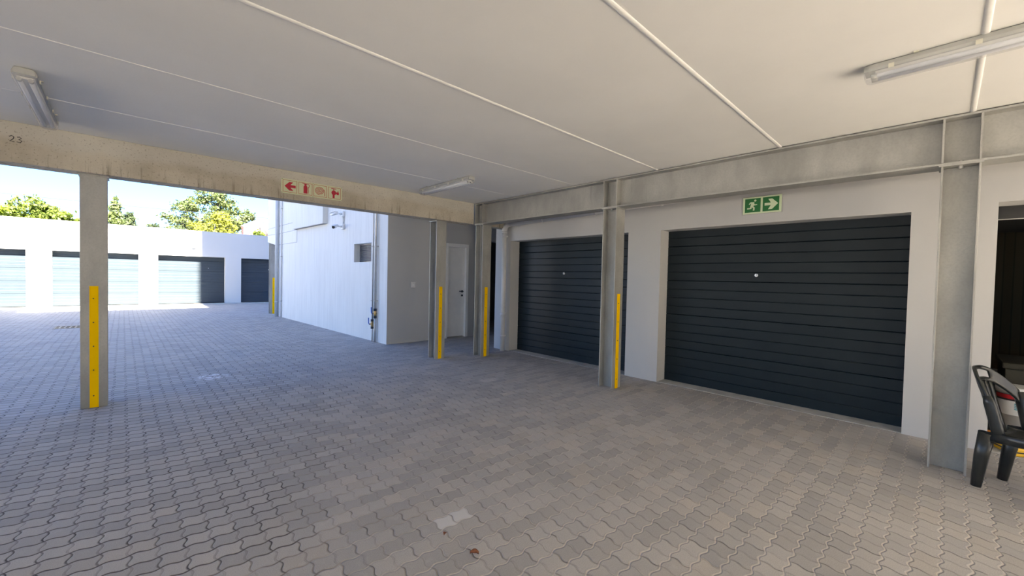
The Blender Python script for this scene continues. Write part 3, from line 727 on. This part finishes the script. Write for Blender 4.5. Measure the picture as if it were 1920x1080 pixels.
m.obj('label_print', TEAL, e)['label'] = 'teal lines of print'
e = thing('storage_chest', 'dark olive chest behind the pail inside the open garage', 'chest', (6.95, -1.25, 0.006))
OLIVE = flat('dark_olive', (0.035, 0.033, 0.022), 0.7)
MB().box(-0.4, 0.4, -0.85, 0.80, 0, 0.58).obj('body', OLIVE, e, bevel=0.01)
MB().box(-0.42, 0.42, -0.87, 0.82, 0.582, 0.64).obj('lid', OLIVE, e, bevel=0.012)
# yellow case and orange reel behind the chair
e = thing('tool_case', 'yellow tool case on the threshold behind the chair', 'case', (5.55, -0.53, 0.006), 0.5)
MB().box(-0.11, 0.11, -0.16, 0.16, 0, 0.07).obj('body', CASEY, e, bevel=0.012)
MB().box(-0.112, 0.112, -0.162, 0.162, 0.03, 0.04).obj('seam', DARKM, e)
MB().tube([(-0.11, -0.05, 0.045), (-0.14, -0.04, 0.045), (-0.14, 0.04, 0.045), (-0.11, 0.05, 0.045)], 0.009, 8).obj('handle', DARKM, e)
e = thing('cable_reel', 'orange cable reel behind the jamb of the open garage', 'reel', (6.05, -0.335, 0.006))
MB().lathe([(0.05, 0), (0.05, 0.03), (0.035, 0.035), (0.035, 0.15), (0.05, 0.155), (0.05, 0.19)], seg=20).obj('spool', ORANGE, e)
MB().lathe([(0.036, 0.04), (0.046, 0.045), (0.046, 0.145), (0.036, 0.15)], seg=20).obj('cable', BLACK, e)

# ------------------------------------------------------------------ beyond the yard
def tree(name, label, cat, x, y, blobs, nleaf, leafsize, mat, trunk=None, group='trees beyond the garage row', seed=1, tall=1.0):
    """blobs: (dx, dz, rx, rz) relative to x and the ground"""
    rnd = random.Random(seed)
    e = thing(name, label, cat, (x, y, 0), 0, group)
    if trunk is None: trunk = [((0, 0, 0), (0, 0, blobs[0][1]), 0.14)]
    m = MB()
    for a, b, r in trunk:
        mid = tuple((p + q_) / 2 + rnd.uniform(-.1, .1) for p, q_ in zip(a, b))
        m.tube([a, mid, b], [r, r * 0.75, r * 0.4], 8)
    m.obj('trunk', BARK, e)
    verts, faces = [], []
    tot = sum(b[2] * b[3] for b in blobs)
    for dx, dz, rx, rz_ in blobs:
        k = int(1.9 * nleaf * rx * rz_ / tot)
        clumps = []
        for _ in range(max(6, k // 45)):
            v = Vector((rnd.gauss(0, 1), rnd.gauss(0, 1), rnd.gauss(0, 1))).normalized() * (rnd.random() ** 0.45)
            clumps.append(Vector((dx + v.x * rx, v.y * rx * 0.8, dz + v.z * rz_)))
        cr = 0.26 * min(rx, rz_) + 0.05
        for _ in range(k):
            c = rnd.choice(clumps)
            p = c + Vector((rnd.gauss(0, cr * 0.55), rnd.gauss(0, cr * 0.55), rnd.gauss(0, cr * 0.45)))
            a = Vector((rnd.gauss(0, 1), rnd.gauss(0, 1), rnd.gauss(0, 1))).normalized()
            b = a.cross(Vector((rnd.gauss(0, 1), rnd.gauss(0, 1), rnd.gauss(0, 1)))).normalized()
            s = leafsize * 1.15 * rnd.uniform(0.6, 1.4)
            i0 = len(verts)
            verts += [p + a * s * tall, p + b * s * 0.5, p - a * s * tall, p - b * s * 0.5]
            faces.append((i0, i0 + 1, i0 + 2, i0 + 3))
    me = bpy.data.meshes.new('foliage'); me.from_pydata(verts, [], faces); me.materials.append(mat)
    o = bpy.data.objects.new('foliage', me); col.objects.link(o); o.parent = e
    return e
tree('bush', 'bright lime green bush at the left edge above the garage roof', 'bush', -4.25, 27.2, [(0.0, 3.55, 0.62, 0.85), (0.35, 3.1, 0.6, 0.5), (-0.6, 3.4, 0.8, 0.9)], 2600, 0.075, L_BRIGHT, seed=2)
tree('tree', 'broad green tree above the sunlit garages left of the column', 'tree', -2.95, 30.6, [(-0.35, 3.9, 0.75, 0.8), (0.35, 3.85, 0.6, 0.6), (-0.9, 3.5, 0.6, 0.7), (0.0, 3.0, 1.1, 0.6)], 4200, 0.07, L_MID, seed=3)
tree('tree', 'lower green tree just left of the left steel column', 'tree', -1.75, 28.0, [(-0.15, 3.45, 0.6, 0.5), (0.25, 3.2, 0.55, 0.5), (-0.4, 2.9, 0.7, 0.5)], 2600, 0.07, L_MID, seed=4)
tree('conifer', 'narrow upright tree just right of the left steel column', 'tree', -0.35, 27.0, [(0.0, 2.9, 0.42, 0.7), (0.02, 3.6, 0.34, 0.6), (0.06, 4.25, 0.22, 0.45), (0.1, 4.6, 0.1, 0.25)], 2400, 0.06, L_GREY, seed=5)
tree('tree', 'dark layered tree sinking below the roof right of the column', 'tree', 0.17, 28.2, [(0.0, 3.2, 0.5, 0.5), (0.0, 3.75, 0.28, 0.45), (0.35, 3.2, 0.25, 0.35)], 1700, 0.065, L_DARK, seed=6)
tree('bush', 'small dark bush alone on the roofline', 'bush', 1.08, 27.0, [(0, 3.45, 0.30, 0.36)], 420, 0.055, L_DARK, seed=7)
tree('tree', 'large airy grey green tree rising behind the golden bush', 'tree', 4.75, 36.0,
     [(0.1, 6.7, 0.8, 0.75), (-0.75, 6.5, 0.6, 0.6), (0.9, 6.0, 0.7, 0.6), (-1.6, 5.7, 0.75, 0.7), (-2.2, 4.7, 0.75, 0.7), (1.9, 5.6, 0.7, 0.5), (2.35, 5.5, 0.4, 0.4), (0.3, 5.4, 1.0, 0.8), (1.5, 4.7, 0.7, 0.7), (-1.0, 4.6, 1.0, 0.8)], 5200, 0.078, L_GREY,
     [((0, 0, 0), (0, 0, 4.2), 0.25), ((0, 0, 4.0), (0.2, 0, 6.6), 0.10), ((0, 0, 3.8), (-1.5, 0, 5.6), 0.09), ((0, 0, 3.9), (1.8, 0, 5.6), 0.09), ((0, 0, 3.6), (-2.0, 0, 4.7), 0.08), ((0, 0, 3.7), (1.4, 0, 4.8), 0.08)], seed=8)
tree('bush', 'rounded golden green bush in front of the large airy tree', 'bush', 3.75, 27.0, [(0.0, 3.65, 0.62, 0.85), (0.35, 3.3, 0.45, 0.5), (-0.3, 3.2, 0.5, 0.5)], 3000, 0.07, L_GOLD, seed=9)
tree('bush', 'low golden green bush left of the rounded golden bush', 'bush', 2.83, 28.0, [(0.05, 3.45, 0.42, 0.55), (-0.25, 3.2, 0.4, 0.4)], 1500, 0.07, L_GOLD, seed=10)
tree('tree', 'green tree showing between the chimneys and the gable', 'tree', 5.98, 28.6, [(0, 3.5, 0.35, 0.5), (0.15, 3.2, 0.3, 0.4)], 1500, 0.08, L_MID, seed=11)

def cable(label, x0, z0, x1, z1, y, r, sag=0.25):
    m = MB(); m.tube([(x0 + (x1 - x0) * t, y, z0 + (z1 - z0) * t - sag * 4 * t * (1 - t)) for t in [k / 16 for k in range(17)]], r, 5)
    tag(m.obj('power_cable', WIRE), label, 'cable', 'overhead cables behind the garage row')
cable('upper overhead cable crossing the sky left of the column', -16, 4.75, 14, 4.75, 26.1, 0.008, 0.42)
cable('lower faint overhead cable crossing behind the left column', -16, 4.05, 14, 4.42, 26.2, 0.005, 0.2)
e = thing('electric_fence', 'thin electric fence wires on top of the garage row', 'fence', (0, FY + 0.2, FZ))
m = MB()
for k, z in enumerate((0.08, 0.17, 0.26, 0.35)): MB().tube([(1.25, 0, z), (4.6, 0, z - 0.01)], 0.0022, 5).obj('wire', WIRE, e)
for x in (1.25, 2.9, 4.6): MB().box(x - 0.008, x + 0.008, -0.008, 0.008, 0, 0.38).obj('bracket', WIRE, e)
e = thing('chimney', 'left pinkish brick chimney behind the garage row', 'chimney', (5.56, 30.0, 0), 0, 'chimneys beyond the garage row')
MB().box(-0.19, 0.19, -0.3, 0.3, 0, 4.15).obj('stack', HBRICK, e); MB().box(-0.22, 0.22, -0.33, 0.33, 4.15, 4.22).obj('cap', HBRICK, e)
c2 = copy_tree(e); c2.location = (6.02, 30.2, -0.12); c2['label'] = 'right pinkish brick chimney behind the garage row'
e = thing('house', 'neighbouring house gable beside the tall building wall', 'house', (6.2, 30.0, 0))
MB().prism([(0.42, 0), (4.5, 0), (4.5, 3.2), (2.3, 6.2), (0.42, 3.6)], lambda p, q, t: (p, t, q), 5).obj('walls', TAN, e)
m = MB()
m.prism([(0.0, 4.62), (0.0, 4.72), (0.75, 3.72), (0.75, 3.60)], lambda p, q, t: (p, -0.15 + t, q), 0.10)
m.obj('barge_board', CAMW, e)['label'] = 'white barge board'
MB().prism([(-0.02, 4.72), (0.0, 4.76), (0.8, 3.70), (0.76, 3.68)], lambda p, q, t: (p, -0.1 + t, q), 5.2).obj('roof', ROOF, e)

# ------------------------------------------------------------------ light
SUN_EL = math.radians(45)
w = bpy.data.worlds.new('World'); scn.world = w; w.use_nodes = True
nt = w.node_tree; bg = nt.nodes['Background']
sky = nt.nodes.new('ShaderNodeTexSky'); sky.sky_type = 'NISHITA'; sky.sun_disc = False
sky.sun_elevation = SUN_EL; sky.sun_rotation = PI; sky.altitude = 100; sky.air_density = 1.0; sky.dust_density = 1.2; sky.ozone_density = 1.5
mx = nt.nodes.new('ShaderNodeMix'); mx.data_type = 'RGBA'; mx.blend_type = 'MULTIPLY'; mx.inputs[0].default_value = 1.0
mx.inputs[7].default_value = (0.70, 1.05, 1.66, 1)
nt.links.new(sky.outputs[0], mx.inputs[6]); nt.links.new(mx.outputs[2], bg.inputs[0]); bg.inputs[1].default_value = 0.155
sun = bpy.data.lights.new('Sun', 'SUN'); sun.energy = 39.0; sun.angle = math.radians(0.53); sun.color = (1.0, 0.885, 0.72)
so = bpy.data.objects.new('Sun', sun); col.objects.link(so)
d = Vector((0.0, math.cos(SUN_EL), -math.sin(SUN_EL))); so.rotation_euler = d.to_track_quat('-Z', 'Y').to_euler()
so.location = (0, -30, 30)

# ------------------------------------------------------------------ camera
cam = bpy.data.cameras.new('Camera'); co = bpy.data.objects.new('Camera', cam); col.objects.link(co)
F, yaw, pitch, roll = 769.415, 0.758933, -0.0247135, 0.0221048
f = Vector((math.sin(yaw) * math.cos(pitch), math.cos(yaw) * math.cos(pitch), math.sin(pitch)))
r = Vector((math.cos(yaw), -math.sin(yaw), 0)); u_ = r.cross(f)
r2 = r * math.cos(roll) + u_ * math.sin(roll); u2 = -r * math.sin(roll) + u_ * math.cos(roll)
co.matrix_world = Matrix(((r2.x, u2.x, -f.x, 0), (r2.y, u2.y, -f.y, 0), (r2.z, u2.z, -f.z, 1.4), (0, 0, 0, 1)))
cam.sensor_fit = 'HORIZONTAL'; cam.sensor_width = 36; cam.lens = 36 * F / 1920; cam.clip_start = 0.05; cam.clip_end = 300
scn.camera = co
vs = scn.view_settings; vs.view_transform = 'Standard'; vs.look = 'None'; vs.gamma = 1; vs.use_curve_mapping = False; vs.exposure = 1.20
